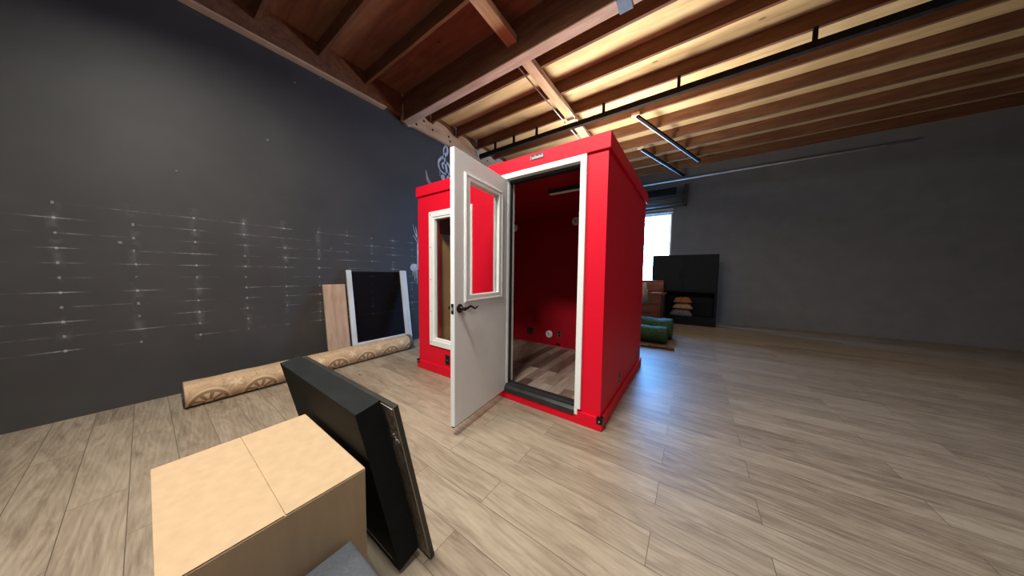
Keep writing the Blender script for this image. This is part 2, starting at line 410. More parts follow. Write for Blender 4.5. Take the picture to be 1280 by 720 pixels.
o = bx('trim_1', (X0+.002, X0+.09, Y0+.01, .58, 4.03, ZC-.002), M['joist'], None, .003); struct(o, 'dark brown timber nailer above the black wall near the viewer', 'trim')
o = bx('trim_2', (X0+.002, X0+.1, Y0+.01, .30, 4.00, 4.028), M['joist_y'], None, .003); struct(o, 'thin light strip along the top of the black wall', 'trim')
# strongback running away from the viewer under the joists
o = bx('strongback_beam', (-1.45, -1.31, Y0+.02, Y1-.02, 4.10, JZ-.003), M['joist_y'], None, .003)
o['kind'] = 'structure'; tag(o, 'pale timber strongback running under the joists towards the far wall', 'beam')
# the deep beam is notched round it: keep the strongback in two lengths
bpy.data.objects.remove(o)
for (a, b, lab) in ((Y0+.02, .597, 'short pale timber brace under the near brown joists'), (.738, Y1-.02, 'long pale timber brace running under the far lit joists')):
    o = bx('joist_brace', (-1.45, -1.31, a, b, 4.105, JZ-.002), M['joist_y'], None, .003)
    o['kind'] = 'structure'; tag(o, lab, 'beam')
hg = tag(bx('joist_hanger', (-.158, -.03, .585, .75, 3.915, 4.18), M['steel_blue'], None, .004), 'blue-grey steel strap hanger wrapped round the deep beam', 'hanger')
for z in (3.98, 4.06, 4.14):
    bm = B(); lathe(bm, [(.012, 0), (.012, .006), (.004, .01)], (0, -1, 0), (-.1, .585, z), 10); obj('nail_head', bm, M['zinc'], hg)
# steel rail and conduit
rl = thing('steel_rail', 'long dark steel rail hung under the joists behind the booth top', 'rail', (X0+.2, 2.47, 3.95))
L = X1-X0-.4
bm = B(); quadbox(bm, 0, L, -.035, .035, -.006, .0); quadbox(bm, 0, L, .029, .035, 0, .075); quadbox(bm, 0, L, -.035, -.029, 0, .075)
obj('rail_channel', bm, M['rail_paint'], rl)
for xx in (.45, .95, 1.5, 2.8, 3.87, 5.2, 6.5):
    bm = B(); quadbox(bm, xx-.02, xx+.02, -.02, .02, .0, .235); quadbox(bm, xx-.015, xx+.015, -.04, .135, .076, .082); obj('rail_clip', bm, M['rail_paint'], rl, .002)
bm = B(); tube(bm, [(-.05, .122, .066), (L-.05, .122, .066)], .010, 8)
o = obj('conduit', bm, M['frame_white'], rl, smooth=True); o['label'] = 'thin white conduit'
for xx, s in ((-1.50, 'left'), (-1.29, 'right')):
    bm = B(); tube(bm, [(xx, .80, 4.09), (xx, Y1-.05, 4.09)], .010, 8)
    tag(obj('conduit', bm, M['zinc'], None, smooth=True), 'thin silver conduit along the %s edge of the long timber brace' % s, 'pipe')
# diagonal rods
def rod(p, q, lab):
    p = Vector(p); q = Vector(q); d = (q-p).normalized(); sd = d.cross(Vector((0, 0, 1))).normalized()
    t_ = thing('hanger_rod', lab, 'metal strut', tuple(p), group=None)
    bm = B(); up = Vector((0, 0, 1))
    def beam(o1, wd, ht, b=bm):
        vs = []
        for base in (Vector((0, 0, 0)), q-p):
            for a, c in ((-wd, 0), (wd, 0), (wd, ht), (-wd, ht)): vs.append(b.verts.new(base+o1+sd*a+up*c))
        for f in ((0, 1, 2, 3), (4, 7, 6, 5), (0, 4, 5, 1), (1, 5, 6, 2), (2, 6, 7, 3), (3, 7, 4, 0)): b.faces.new([vs[i] for i in f])
    beam(Vector((0, 0, 0)), .024, .04); obj('strut_channel', bm, M['rail_paint'], t_)
    bm = B(); beam(sd*-.031+Vector((0, 0, -.002)), .007, .008, bm); obj('strut_flange', bm, M['frame_white'], t_)
    bm = B(); quadbox(bm, -.10, .03, -.03, .03, .041, .088); obj('strut_bracket', bm, M['pale_beam'], t_, .003)
rod((-.373, 3.06, 4.10), (.57, 5.88, 4.10), 'dark steel strut slanting across the ceiling nearer the booth front')
rod((-.50, 4.46, 4.10), (.22, 6.80, 4.10), 'dark steel strut slanting across the ceiling nearer the bright window')
bm = B(); tube(bm, [(-1.2, 6.5, 3.93), (3.6, 6.5, 3.93)], .02, 10)
tag(obj('ceiling_pipe', bm, M['frame_white'], None, smooth=True), 'white pipe high in front of the roller shutter', 'pipe')

# ------------------------------------------------------------------ wall paint marks
def ribbon(bm, pts, x, wfun, thick=.005):
    """flat painted stroke on the wall plane: pts are (y,z)"""
    P = [Vector((a, b)) for a, b in pts]
    rows = []
    for i, p in enumerate(P):
        d = (P[min(i+1, len(P)-1)]-P[max(i-1, 0)]).normalized(); nrm = Vector((-d.y, d.x)); h = wfun(i/(len(P)-1))/2
        a, b = p+nrm*h, p-nrm*h
        rows.append([bm.verts.new((x, a.x, a.y)), bm.verts.new((x, b.x, b.y)), bm.verts.new((x+thick, b.x, b.y)), bm.verts.new((x+thick, a.x, a.y))])
    for r, s in zip(rows, rows[1:]):
        for k_ in range(4): bm.faces.new([r[k_], r[(k_+1) % 4], s[(k_+1) % 4], s[k_]])
    bm.faces.new(rows[0]); bm.faces.new(rows[-1][::-1])
def spline(pts, n=12):
    P = [Vector(p) for p in pts]; out = []
    for i in range(len(P)-1):
        p0, p1, p2, p3 = P[max(i-1, 0)], P[i], P[i+1], P[min(i+2, len(P)-1)]
        for k_ in range(n):
            t_ = k_/n
            out.append(.5*((2*p1)+(-p0+p2)*t_+(2*p0-5*p1+4*p2-p3)*t_*t_+(-p0+3*p1-3*p2+p3)*t_**3))
    out.append(P[-1]); return [tuple(o) for o in out]
def disc(bm, y, z, ry, rz, x, thick=.005, seg=28):
    a = [bm.verts.new((x, y+ry*math.cos(2*PI*k_/seg), z+rz*math.sin(2*PI*k_/seg))) for k_ in range(seg)]
    b = [bm.verts.new((x+thick, v.co.y, v.co.z)) for v in a]
    bm.faces.new(a[::-1]); bm.faces.new(b)
    for k_ in range(seg): bm.faces.new([a[k_], a[(k_+1) % seg], b[(k_+1) % seg], b[k_]])
clef = [(-.10, -.78), (-.20, -.86), (-.10, -1.0), (.08, -.96), (.16, -.78), (.08, -.2), (-.06, .45), (-.07, .75), (.05, .98), (.16, .88), (.14, .62), (-.05, .36), (-.30, .10), (-.40, -.20), (-.28, -.50), (.02, -.62), (.30, -.48), (.36, -.20), (.20, .02), (-.02, .02), (-.16, -.16), (-.08, -.36)]
sy, sz, cy, cz = .42, .36, 1.60, 3.585
bm = B()
ribbon(bm, spline([(cy+u*sy, cz+v*sz) for u, v in clef]), X0-.001, lambda t_: .026+.030*abs(math.sin(t_*PI*3.0)))
disc(bm, cy-.13*sy, cz-.84*sz, .055, .05, X0-.001, .006)
for dy, l in ((-.13, .14), (.05, .22), (.11, .12)): ribbon(bm, [(cy+dy, cz-.45*sz), (cy+dy, cz-.45*sz-l)], X0-.001, lambda t_: .008)
tag(obj('treble_clef', bm, M['chalk']), 'pale grey treble clef painted high on the black wall', 'wall painting')
bm = B()
disc(bm, .85, 1.385, .085, .075, X0-.001)
ribbon(bm, [(.925, 1.39), (.928, 1.95)], X0-.001, lambda t_: .03)
for a in ([(.928, 1.93), (.87, 2.05), (.83, 2.2)], [(.928, 1.9), (.90, 2.1), (.885, 2.16)], [(.928, 1.86), (.86, 1.96), (.82, 2.0)]): ribbon(bm, spline(a, 6), X0-.001, lambda t_: .018*(1-t_)+.003)
for dy, l in ((-.03, .10), (.01, .2), (.04, .15), (.06, .26)): ribbon(bm, [(.85+dy, 1.33), (.85+dy, 1.33-l)], X0-.001, lambda t_: .012*(1-t_)+.004)
tag(obj('painted_note', bm, M['chalk']), 'round white painted note with drips on the black wall beside the booth', 'wall painting')
bm = B()
ribbon(bm, spline([(1.13, 3.29), (1.17, 3.12), (1.30, 3.0)], 8), X0-.001, lambda t_: .02+.09*t_)
ribbon(bm, spline([(1.25, 3.04), (1.42, 3.07), (1.55, 3.10)], 8), X0-.001, lambda t_: .07*(1-t_)+.012)
tag(obj('brush_stroke', bm, M['tan_stroke']), 'faint tan brush stroke on black wall above the booth corner', 'wall painting')

# ------------------------------------------------------------------ the red booth
booth = thing('recording_booth', 'big red walk-in recording booth with white door standing open', 'booth')
W, D, H = 2.50, 1.97, 2.42
i_ = .02
DX0, DX1, DZ0, DZ1 = -1.012, -.228, .075, 2.255      # rough door opening
VX0, VX1, VZ0, VZ1 = -2.19, -1.53, .40, 2.02         # rough window opening
IX0, IX1, IY0, IY1, IZ0, IZ1 = -2.36, -.14, .14, 1.78, .10, 2.24
bm = B(); plate(bm, [-W+i_, -i_], [.0, 2.30], [(DX0, DX1, DZ0, DZ1), (VX0, VX1, VZ0, VZ1)], i_, IY0, XZ)
obj('front_panel', bm, M['red'], booth)
bx('side_panel', (IX1, -i_, IY0, D-i_, 0, 2.30), M['red'], booth)
bx('side_panel', (-W+i_, IX0, IY0, D-i_, 0, 2.30), M['red'], booth)
bx('back_panel', (IX0, IX1, IY1, D-i_, 0, 2.30), M['red'], booth)
bx('ceiling_panel', (IX0, IX1, IY0, IY1, IZ1, 2.30), M['red'], booth)
bx('floor_panel', (IX0, IX1, .09, IY1, .012, IZ0), M['booth_floor'], booth)
bm = B(); quadbox(bm, -W, 0, 0, D, 2.292, H)
obj('cap_trim', bm, M['red'], booth, .004)
bm = B(); plate(bm, [-W, 0], [0, D], [(-W+i_, -i_, i_, D-i_)], 0, .112, XY)
bt = obj('base_trim', bm, M['red'], booth, .004)
bm = B(); plate(bm, [IX0, IX1], [IZ0, IZ1], [(VX0, VX1, VZ0, VZ1), (DX0, DX1, IZ0-.1, IZ1+.1)], IY0+.001, IY0+.006, XZ)
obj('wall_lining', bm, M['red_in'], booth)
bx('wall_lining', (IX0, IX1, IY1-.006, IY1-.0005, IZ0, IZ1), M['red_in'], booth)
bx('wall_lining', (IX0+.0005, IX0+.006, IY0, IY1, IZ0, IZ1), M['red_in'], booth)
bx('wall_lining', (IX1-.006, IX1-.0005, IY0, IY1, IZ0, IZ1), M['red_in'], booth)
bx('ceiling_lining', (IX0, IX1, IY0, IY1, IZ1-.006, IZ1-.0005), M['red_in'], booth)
# corner brackets
for sx, xx in ((-1, -.046), (1, -W-.003)):
    bm = B(); quadbox(bm, xx, xx+.049, -.004, .045, .058, .116)
    o = obj('corner_bracket', bm, M['bronze'], booth, .004)
    bm = B(); lathe(bm, [(.008, 0), (.008, .004), (.003, .006)], (0, -1, 0), (xx+.025, -.004, .085), 10); obj('screw', bm, M['zinc'], o)
# white door casing
bm = B()
quadbox(bm, DX1-.012, -.187, -.004, i_+.001, .135, 2.290); quadbox(bm, DX1-.014, -.212, -.003, i_+.001, .080, .136)
quadbox(bm, -1.065, -1.000, -.004, i_+.001, .080, 2.290)
quadbox(bm, -1.000, DX1-.012, -.004, i_+.001, 2.240, 2.290)
obj('door_casing', bm, M['white'], booth, .003)
bm = B(); quadbox(bm, DX0, DX0+.016, i_+.002, IY0-.002, .15, DZ1); quadbox(bm, DX1-.016, DX1, i_+.002, IY0-.002, .15, DZ1); quadbox(bm, DX0+.016, DX1-.016, i_+.002, IY0-.002, DZ1-.016, DZ1)
obj('door_jamb', bm, M['white'], booth)
bm = B()
quadbox(bm, DX0+.016, DX0+.030, .05, .085, .15, DZ1-.016); quadbox(bm, DX1-.030, DX1-.016, .05, .12, .15, DZ1-.016); quadbox(bm, DX0+.030, DX1-.030, .05, .12, DZ1-.042, DZ1-.016)
obj('door_seal', bm, M['black'], booth, .002)
# threshold with a sloped nose
bm = B(); pr = [(-.012, .076), (-.012, .120), (.012, .138), (.05, .146), (.05, .154), (.085, .154), (.085, .146), (.138, .14), (.138, .076)]
a = [bm.verts.new((DX0+.005, y, z)) for y, z in pr]; b = [bm.verts.new((DX1-.012, y, z)) for y, z in pr]
bm.faces.new(a); bm.faces.new(b[::-1])
for q in range(len(pr)): bm.faces.new([a[q], a[(q+1) % len(pr)], b[(q+1) % len(pr)], b[q]])
obj('threshold', bm, M['threshold'], booth, .003)
# side-lite window at left
wf = B(); plate(wf, [-2.238, -1.482], [.353, 2.068], [(-2.168, -1.552, .424, 1.998)], .004, i_+.001, XZ)
plate(wf, [-2.178, -1.542], [.414, 2.008], [(-2.142, -1.578, .450, 1.972)], .012, .060, XZ)
wfo = obj('window_frame', wf, M['white'], booth, .003)
for xx in (-2.205, -1.517):
    for zz in (.395, .8, 1.21, 1.62, 2.03):
        bm = B(); lathe(bm, [(.0075, 0), (.0075, .003), (.003, .004)], (0, -1, 0), (xx, .0045, zz), 10); obj('screw', bm, M['brass'], wfo)
bx('window_glass', (-2.160, -1.560, .044, .050, .432, 1.990), M['glass'], wfo)
# brown board inside the booth, seen through the window
ib = thing('brown_board', 'brown board with a pale top rail inside the booth behind its window', 'board', (-2.352, .2, .102), (0, math.radians(2.0), 0))
bx('board_panel', (.004, .03, -.03, 1.05, 0, 1.66), M['brown_panel'], ib, .004)
bx('top_rail', (.0, .038, -.035, 1.055, 1.66, 1.72), M['shade'], ib, .004)
# outlets and ports
def outlet(p, nrm, wd, ht, mat, slots=True, name='outlet_cover'):
    n = Vector(nrm); u = Vector((0, 0, 1)).cross(n).normalized()
    mt = Matrix((( u.x, n.x, 0, p[0]), (u.y, n.y, 0, p[1]), (u.z, n.z, 1, p[2]), (0, 0, 0, 1)))
    bm = B(); quadbox(bm, -wd/2, wd/2, -.001, .006, -ht/2, ht/2, mt); o = obj(name, bm, mat, booth, .003)
    if slots:
        for s in (-1, 1):
            bm = B(); quadbox(bm, -wd*.24, wd*.24, .005, .010, s*ht*.22-ht*.15, s*ht*.22+ht*.15, mt); obj('socket', bm, M['bronze'], o, .004)
        bm = B(); quadbox(bm, -.005, .005, .005, .008, -.005, .005, mt); obj('screw', bm, M['zinc'], o)
    return o
outlet((-1.905, i_, .210), (0, -1, 0), .085, .125, M['plastic_black'])
outlet((-i_, .660, .236), (1, 0, 0), .072, .118, M['brass'])
outlet((-i_, 1.634, .236), (1, 0, 0), .072, .118, M['brass'])
outlet((-1.765, IY1, .29), (0, -1, 0), .12, .125, M['plastic_black'], False, 'cable_plate')
outlet((-1.205, IY1, .31), (0, -1, 0), .075, .12, M['brass'])
outlet((-1.22, IY1, .135), (0, -1, 0), .09, .04, M['plastic_black'], False, 'cable_port')
def vent(x, z, r):
    bm = B(); lathe(bm, [(r, 0), (r, .012), (r*.82, .02), (r*.78, .014), (r*.55, .014), (r*.5, .022), (.001, .024)], (0, -1, 0), (x, IY1, z), 28)
    o = obj('vent_cap', bm, M['plastic_white'], booth, smooth=False)
    bm = B(); quadbox(bm, x-r*.12, x+r*.12, IY1-.028, IY1-.022, z-r*.32, z+r*.32); obj('vent_slot', bm, M['cloth_grey'], o)
vent(-2.115, 2.115, .062); vent(-.965, 2.12, .065); vent(-1.388, .285, .062)
# light bar on the booth ceiling
bm = B(); quadbox(bm, -.80, -.22, .50, .57, 2.19, IZ1-.002)
o = obj('light_bar', bm, M['plastic_black'], booth, .006)
bx('light_lens', (-.79, -.23, .51, .56, 2.184, 2.192), M['plastic_white'], o)
# maker's badge: dark plate with raised pale lettering, too small to read
bd = B(); quadbox(bd, -.727, -.588, -.003, .001, 2.352, 2.402); badge = obj('maker_badge', bd, M['badge'], booth, .003)
bm = B(); xh = [.0, .0, 1, 0, 0, 1, 0, 0, 1, 0]; x_ = -.722
for q in range(9):
    hgt = .034 if q in (0, 3, 6, 8) else .024
    z0 = 2.357
    quadbox(bm, x_, x_+.0045, -.0055, -.0025, z0, z0+hgt)
    if q not in (0,): 
        quadbox(bm, x_, x_+.0125, -.0055, -.0025, z0, z0+.006); quadbox(bm, x_, x_+.0125, -.0055, -.0025, z0+.0175, z0+.0235)
        quadbox(bm, x_+.008, x_+.0125, -.0055, -.0025, z0, z0+.0235)
    x_ += .0148
obj('badge_lettering', bm, M['white'], badge)

# ---- the open door (local: x along its width from the hinge, +y is the face we see)
TH = math.radians(-84.18); DW, DT = .785, .042
DB, DTP = .088, 2.238
GX0, GX1, GZ0, GZ1 = .165, .618, 1.115, 2.045
bm = B(); plate(bm, [.002, DW], [DB, DTP], [(GX0, GX1, GZ0, GZ1)], -DT, 0, XZ)
door = obj('door', bm, M['door_white'], booth, .003, loc=(-1.0, .018, 0), rot=(0, 0, TH))
for s, y0, y1, nm in ((1, -.004, .012, 'glazing_bead'), (-1, -DT-.012, -DT+.004, 'glazing_bead')):
    bm = B()
    plate(bm, [.098, .674], [1.062, 2.092], [(.128, .644, 1.092, 2.062)], y0, y1-.004*s if s > 0 else y1, XZ)
    plate(bm, [.120, .652], [1.084, 2.070], [(GX0+.008, GX1-.008, GZ0+.008, GZ1-.008)], y0-.012 if s > 0 else y0, y1 if s > 0 else y1+.012, XZ)
    plate(bm, [.106, .666], [1.070, 2.084], [(.122, .650, 1.086, 2.068)], y0, y1+.003 if s > 0 else y1, XZ)
    obj(nm, bm, M['white'], door, .003)
bx('door_glass', (GX0-.001, GX1-.001, -.024, -.018, GZ0+.001, GZ1-.001), M['glass'], door)
def lever(s):
    bm = B(); y = 0 if s > 0 else -DT
    lathe(bm, [(.036, 0), (.036, .006), (.030, .011), (.016, .014), (.014, .05), (.017, .055), (.015, .062), (.004, .066)], (0, s, 0), (.727, y, 1.025), 24)
    p = spline([(.727, .048), (.69, .050), (.655, .062), (.625, .052), (.595, .036), (.570, .045), (.555, .052)], 6)
    tube(bm, [(a, y+s*.05, 1.025+(b-.048)*1.0) for a, b in p], [.0115-.0065*i/(len(p)-1) for i in range(len(p))], 10)
    o = obj('door_handle', bm, M['bronze'], door, smooth=True); return o
lever(1); lever(-1)
bm = B(); quadbox(bm, DW-.001, DW+.0025, -.034, -.008, .985, 1.065); lp = obj('latch_plate', bm, M['bronze'], door, .004)
bm = B(); quadbox(bm, DW+.002, DW+.010, -.027, -.013, 1.012, 1.036); bmesh.ops.translate(bm, verts=bm.verts[:], vec=(0, 0, 0)); obj('latch_bolt', bm, M['zinc'], door, .003)
bx('door_sweep', (.004, DW-.004, -.034, -.010, DB-.012, DB+.001), M['black'], door)
for zz in (.35, 1.15, 1.98):
    bm = B(); tube(bm, [(-.006, -DT-.008, zz-.05), (-.006, -DT-.008, zz+.05)], .008, 10); obj('hinge', bm, M['bronze'], door, smooth=True)

# ------------------------------------------------------------------ left wall things
# leaning white frame (U of two stiles and a bottom rail round a smoked sheet); local y along the wall
fr = thing('white_sash', 'big chalky white frame with smoked sheet leaning on the black wall', 'frame', (-3.585, 0, 0), (0, math.radians(-8.2), 0))
FT = 1.335
bx('stile', (-.025, .012, .535, .655, .0, FT), M['frame_white'], fr, .006)
bx('stile', (-.025, .012, -.345, -.275, .0, FT), M['frame_white'], fr, .006)
bx('bottom_rail', (-.025, .010, -.275, .535, .14, .205), M['frame_white'], fr, .006)
bx('smoked_sheet', (-.012, -.006, -.275, .535, .205, FT-.02), M['glass_dark'], fr)
lb = thing('tan_board', 'tan wooden board leaning on the black wall left of the white frame', 'board', (-3.60, 0, 0), (0, math.radians(-8.5), 0))
bx('board_face', (-.02, .01, -.66, -.372, 0, 1.12), M['tan_board'], lb, .004)
# rolled rug
def rug():
    t_ = thing('rolled_rug', 'rolled beige rug with fan rosettes lying along the black wall', 'rug', (-3.365, .40, .120), (0, 0, math.radians(1.2)))
    R, Ln = .120, 2.35
    bm = B(); uvl = bm.loops.layers.uv.new('UVMap'); n = 48; m = 60
    g = [[None]*(n+1) for _ in range(m+1)]
    for a in range(m+1):
        for k_ in range(n):
            th = 2*PI*k_/n; rr = R*(1+.018*math.sin(a*.7+3*th)*math.sin(th*.5))
            g[a][k_] = bm.verts.new((rr*math.sin(th), -Ln*a/m, -rr*math.cos(th)))
        g[a][n] = g[a][0]
    for a in range(m):
        for k_ in range(n):
            f = bm.faces.new([g[a][k_], g[a][k_+1], g[a+1][k_+1], g[a+1][k_]]); f.smooth = True
            for lp_, (aa, kk) in zip(f.loops, ((a, k_), (a, k_+1), (a+1, k_+1), (a+1, k_))): lp_[uvl].uv = (Ln*aa/m, 2*PI*R*kk/n)
    o = obj('rug_pile', bm, M['rug'], t_)
    for p in o.data.polygons: p.use_smooth = True
    bm = B(); lathe(bm, [(R*.96, .0), (R*1.02, .0), (R*1.025, .04), (R*.99, .065), (R*.90, .068), (R*.88, .05), (R*.6, .05), (R*.55, .04), (R*.3, .045), (.02, .03)], (0, 1, 0), (0, -.02, 0), 48)
    obj('bound_edge', bm, M['rug_back'], t_, smooth=True)
    # spiral of layers at the near end
    bm = B(); sp = []
    for q in range(150):
        th = q*.22; r = .02+.0033*th*1.0
        if r > R*.93: break
        sp.append((r*math.sin(th), -Ln-.004, -r*math.cos(th)))
    tube(bm, sp, .005, 6); obj('rolled_layers', bm, M['rug_back'], t_, smooth=True)
    bm = B(); lathe(bm, [(R*.99, 0), (R*.99, .003), (.01, .004)], (0, -1, 0), (0, -Ln, 0), 40); obj('roll_end', bm, M['cloth_tan'], t_)
rug()
def scrap(x, y, s, lab, nm):
    bm = B(); vs = []
    for k_ in range(9):
        th = 2*PI*k_/9; r = s*(.6+.5*random.random()); vs.append(bm.verts.new((x+r*1.5*math.cos(th), y+r*.7*math.sin(th), .006+.016*random.random())))
    c = bm.verts.new((x, y, .03)); c2 = bm.verts.new((x, y, .001))
    for k_ in range(9): bm.faces.new([vs[k_], vs[(k_+1) % 9], c]); bm.faces.new([vs[(k_+1) % 9], vs[k_], c2])
    tag(obj(nm, bm, M['scrap'] if nm == 'debris_scrap' else M['paper']), lab, 'scrap')
scrap(-2.85, -.60, .035, 'small crumpled brown scrap on the floor before the rolled rug', 'debris_scrap')
scrap(-3.50, .75, .025, 'tiny white scrap on the floor past the rug end', 'paper_scrap')

# ------------------------------------------------------------------ leaning black slab, panel and carton (near left)
LEAN = math.radians(12.2)
sl = thing('leaning_slab', 'thick black slab leaning on its edge against the cardboard box', 'slab', (-.415, -1.530, 0.0), (LEAN, 0, 0))
bx('slab_body', (-.90, 0, .0, .094, .022, .805), M['slab_black'], sl, .002)
bx('edge_strip', (-.60, -.05, -.0015, .001, .045, .05), M['zinc'], sl)
pn = thing('framed_board', 'thin dark framed panel with wrinkled brown back behind the black slab', 'panel', (-.355, -1.424, 0.0), (LEAN, 0, 0))
bx('panel_frame', (-.98, 0, .004, .025, .006, .803), M['panel_edge'], pn, .0015)
bx('brown_backing', (-.965, -.006, .0005, .005, .015, .795), M['backing'], pn, .001)
bm = B()
for pts_ in ([(-.040, .655), (-.030, .660), (-.033, .650), (-.028, .643), (-.038, .638)], [(-.024, .640), (-.022, .652), (-.015, .652), (-.013, .638)], [(-.045, .668), (-.035, .671)]):
    tube(bm, [(a, -.0005, b) for a, b in pts_], .0014, 6)
obj('white_marking', bm, M['white'], pn)
bx('edge_line', (-.0035, .0008, -.0004, .0045, .012, .800), M['brass'], pn)
cb = thing('cardboard_box', 'plain brown cardboard box standing in front of the black slab', 'box', (-.40, -1.675, 0))
bx('carton_body', (-.62, 0, -.46, 0, 0, .576), M['kraft'], cb, .003)
bm = B(); quadbox(bm, -.619, -.001, -.459, -.232, .5765, .580); o = obj('top_flap', bm, M['kraft'], cb, .001)
bm = B(); quadbox(bm, -.619, -.001, -.229, -.001, .5765, .580); o = obj('top_flap', bm, M['kraft'], cb, .001)
gb = thing('grey_case', 'dark grey fabric case on the floor in front of the cardboard box', 'case', (-.385, -1.735, 0))
bx('case_body', (0, .28, -.36, 0, .0, .365), M['grey_fabric'], gb, .012, seg=4)
bm = B(); tube(bm, [(0.262, -.30, .2), (.285, -.28, .2), (.285, -.10, .2), (.262, -.08, .2)], .009, 8); obj('case_handle', bm, M['plastic_black'], gb, smooth=True)

# ------------------------------------------------------------------ far right things
def turf_roll(name, lab, x0, x1, y, r, turns=3.0):
    t_ = thing(name, lab, 'turf', (x0, y, r))
    bm = B(); n = 40; m = 40; g = []
    for a in range(m+1):
        row = []
        for k_ in range(n):
            th = 2*PI*k_/n
            rr = r*(1+.05*math.sin(2.1*th+a*.33)*(.5+.5*math.cos(th*1.0)) + .02*math.sin(a*.9+th*4)) * (1.0 if math.cos(th) > -.7 else .96)
            zz = rr*math.cos(th); zz = max(zz, -r)
            row.append(bm.verts.new(((x1-x0)*a/m, rr*1.12*math.sin(th), zz)))
        g.append(row)
    for a in range(m):
        for k_ in range(n): bm.faces.new([g[a][k_], g[a][(k_+1) % n], g[a+1][(k_+1) % n], g[a+1][k_]])
    bm.faces.new(g[0][::-1]); bm.faces.new(g[-1])
    obj('turf_pile', bm, M['turf'], t_, smooth=True)
    bm = B(); sp = []
    q = 0
    while True:
        th = q*.2; rr = .03+.0052*th
        if rr > r*.9: break
        sp.append((x1-x0+.003, 1.1*rr*math.sin(th), rr*math.cos(th))); q += 1
    tube(bm, sp, .006, 6); obj('rolled_edge', bm, M['rug_back'], t_, smooth=True)
    return t_
turf_roll('turf_roll', 'big roll of green artificial turf behind the booth, nearer the desk', -1.15, .26, 3.98, .205)
turf_roll('turf_roll', 'smaller roll of green artificial turf, nearer the brown slippers', -1.1, .20, 3.50, .160)
def slipper(x, y, rz, lab):
    t_ = thing('slipper', lab, 'shoe', (x, y, 0), (0, 0, rz))
    def foot(sc): return [(sc*a, sc*b) for a, b in ((-.125, -.028), (-.05, -.026), (.02, -.036), (.09, -.040), (.128, -.018), (.130, .012), (.10, .036), (.03, .038), (-.05, .030), (-.125, .028), (-.138, 0))]
    bm = B(); a = [bm.verts.new((x_, y_, 0)) for x_, y_ in foot(1)]; b = [bm.verts.new((x_, y_, .018)) for x_, y_ in foot(1)]
    bm.faces.new(a[::-1]); bm.faces.new(b)
    for k_ in range(len(a)): bm.faces.new([a[k_], a[(k_+1) % len(a)], b[(k_+1) % len(a)], b[k_]])
    obj('sole', bm, M['slipper_dark'], t_, .003)
    bm = B(); rows = []
    for i in range(8):
        xx = .0+.128*i/7; wd = .040*math.sqrt(max(0.02, 1-(max(0, i-4)/3.6)**2)); hg = .05*(1-.45*(i/7)**2)
        rows.append([bm.verts.new((xx, -wd*math.cos(PI*k_/8), .018+hg*math.sin(PI*k_/8))) for k_ in range(9)])
    for r_, s_ in zip(rows, rows[1:]):
        for k_ in range(8): bm.faces.new([r_[k_], r_[k_+1], s_[k_+1], s_[k_]])
    bm.faces.new(rows[-1]); o = obj('upper', bm, M['slipper'], t_, smooth=True)
    md = o.modifiers.new('thick', 'SOLIDIFY'); md.thickness = .004
slipper(-.04, 3.06, .15, 'brown slipper lying on the blue-lit floor, darker left one')
slipper(.22, 3.10, -.1, 'brown slipper on the blue-lit floor, right one')
# desk with hutch
dk = thing('writing_desk', 'reddish wooden desk with drawers beyond the turf rolls', 'desk', (-.62, 5.3, 0))
bx('carcass', (0, .54, 0, .5, .03, .80), M['desk_wood'], dk, .004)
bx('side_board', (.541, .60, 0.0, .5, .0, .80), M['desk_side'], dk, .004)
bx('desk_top', (-.02, .63, -.03, .52, .802, .84), M['desk_wood'], dk, .005)
for z0, z1 in ((.08, .29), (.31, .53), (.55, .78)):
    d_ = bx('drawer', (.02, .52, -.018, -.001, z0, z1), M['desk_wood'], dk, .004)
    bm = B(); lathe(bm, [(.008, 0), (.008, .012), (.016, .018), (.014, .026), (.002, .03)], (0, -1, 0), (.27, -.018, (z0+z1)/2), 14); obj('knob', bm, M['bronze'], d_, smooth=True)
bx('back_hutch', (.0, .56, .32, .50, .841, 1.15), M['desk_wood'], dk, .006)
ph = thing('desk_telephone', 'black telephone on the reddish desk', 'telephone', (-.47, 5.37, .841))
bm = B(); vs = quadbox(bm, -.09, .09, -.075, .075, 0, .03); 
for v in vs:
    if v.co.z > .02 and v.co.y > 0: v.co.z = .075
obj('phone_base', bm, M['plastic_black'], ph, .006)
bm = B(); tube(bm, [(-.06, -.08, .06), (-.06, -.05, .072), (-.06, .04, .10), (-.06, .07, .09)], [.024, .016, .016, .024], 10); obj('handset', bm, M['plastic_black'], ph, smooth=True)
bm = B()
for k_ in range(5): quadbox(bm, -.11+.003*k_, .11-.002*k_, -.08+.002*k_, .13, .002*k_, .002*k_+.0015)
tag(obj('paper_stack', bm, M['paper'], None, loc=(-.19, 5.40, .842)), 'white paper stack on the right end of the reddish desk', 'paper')
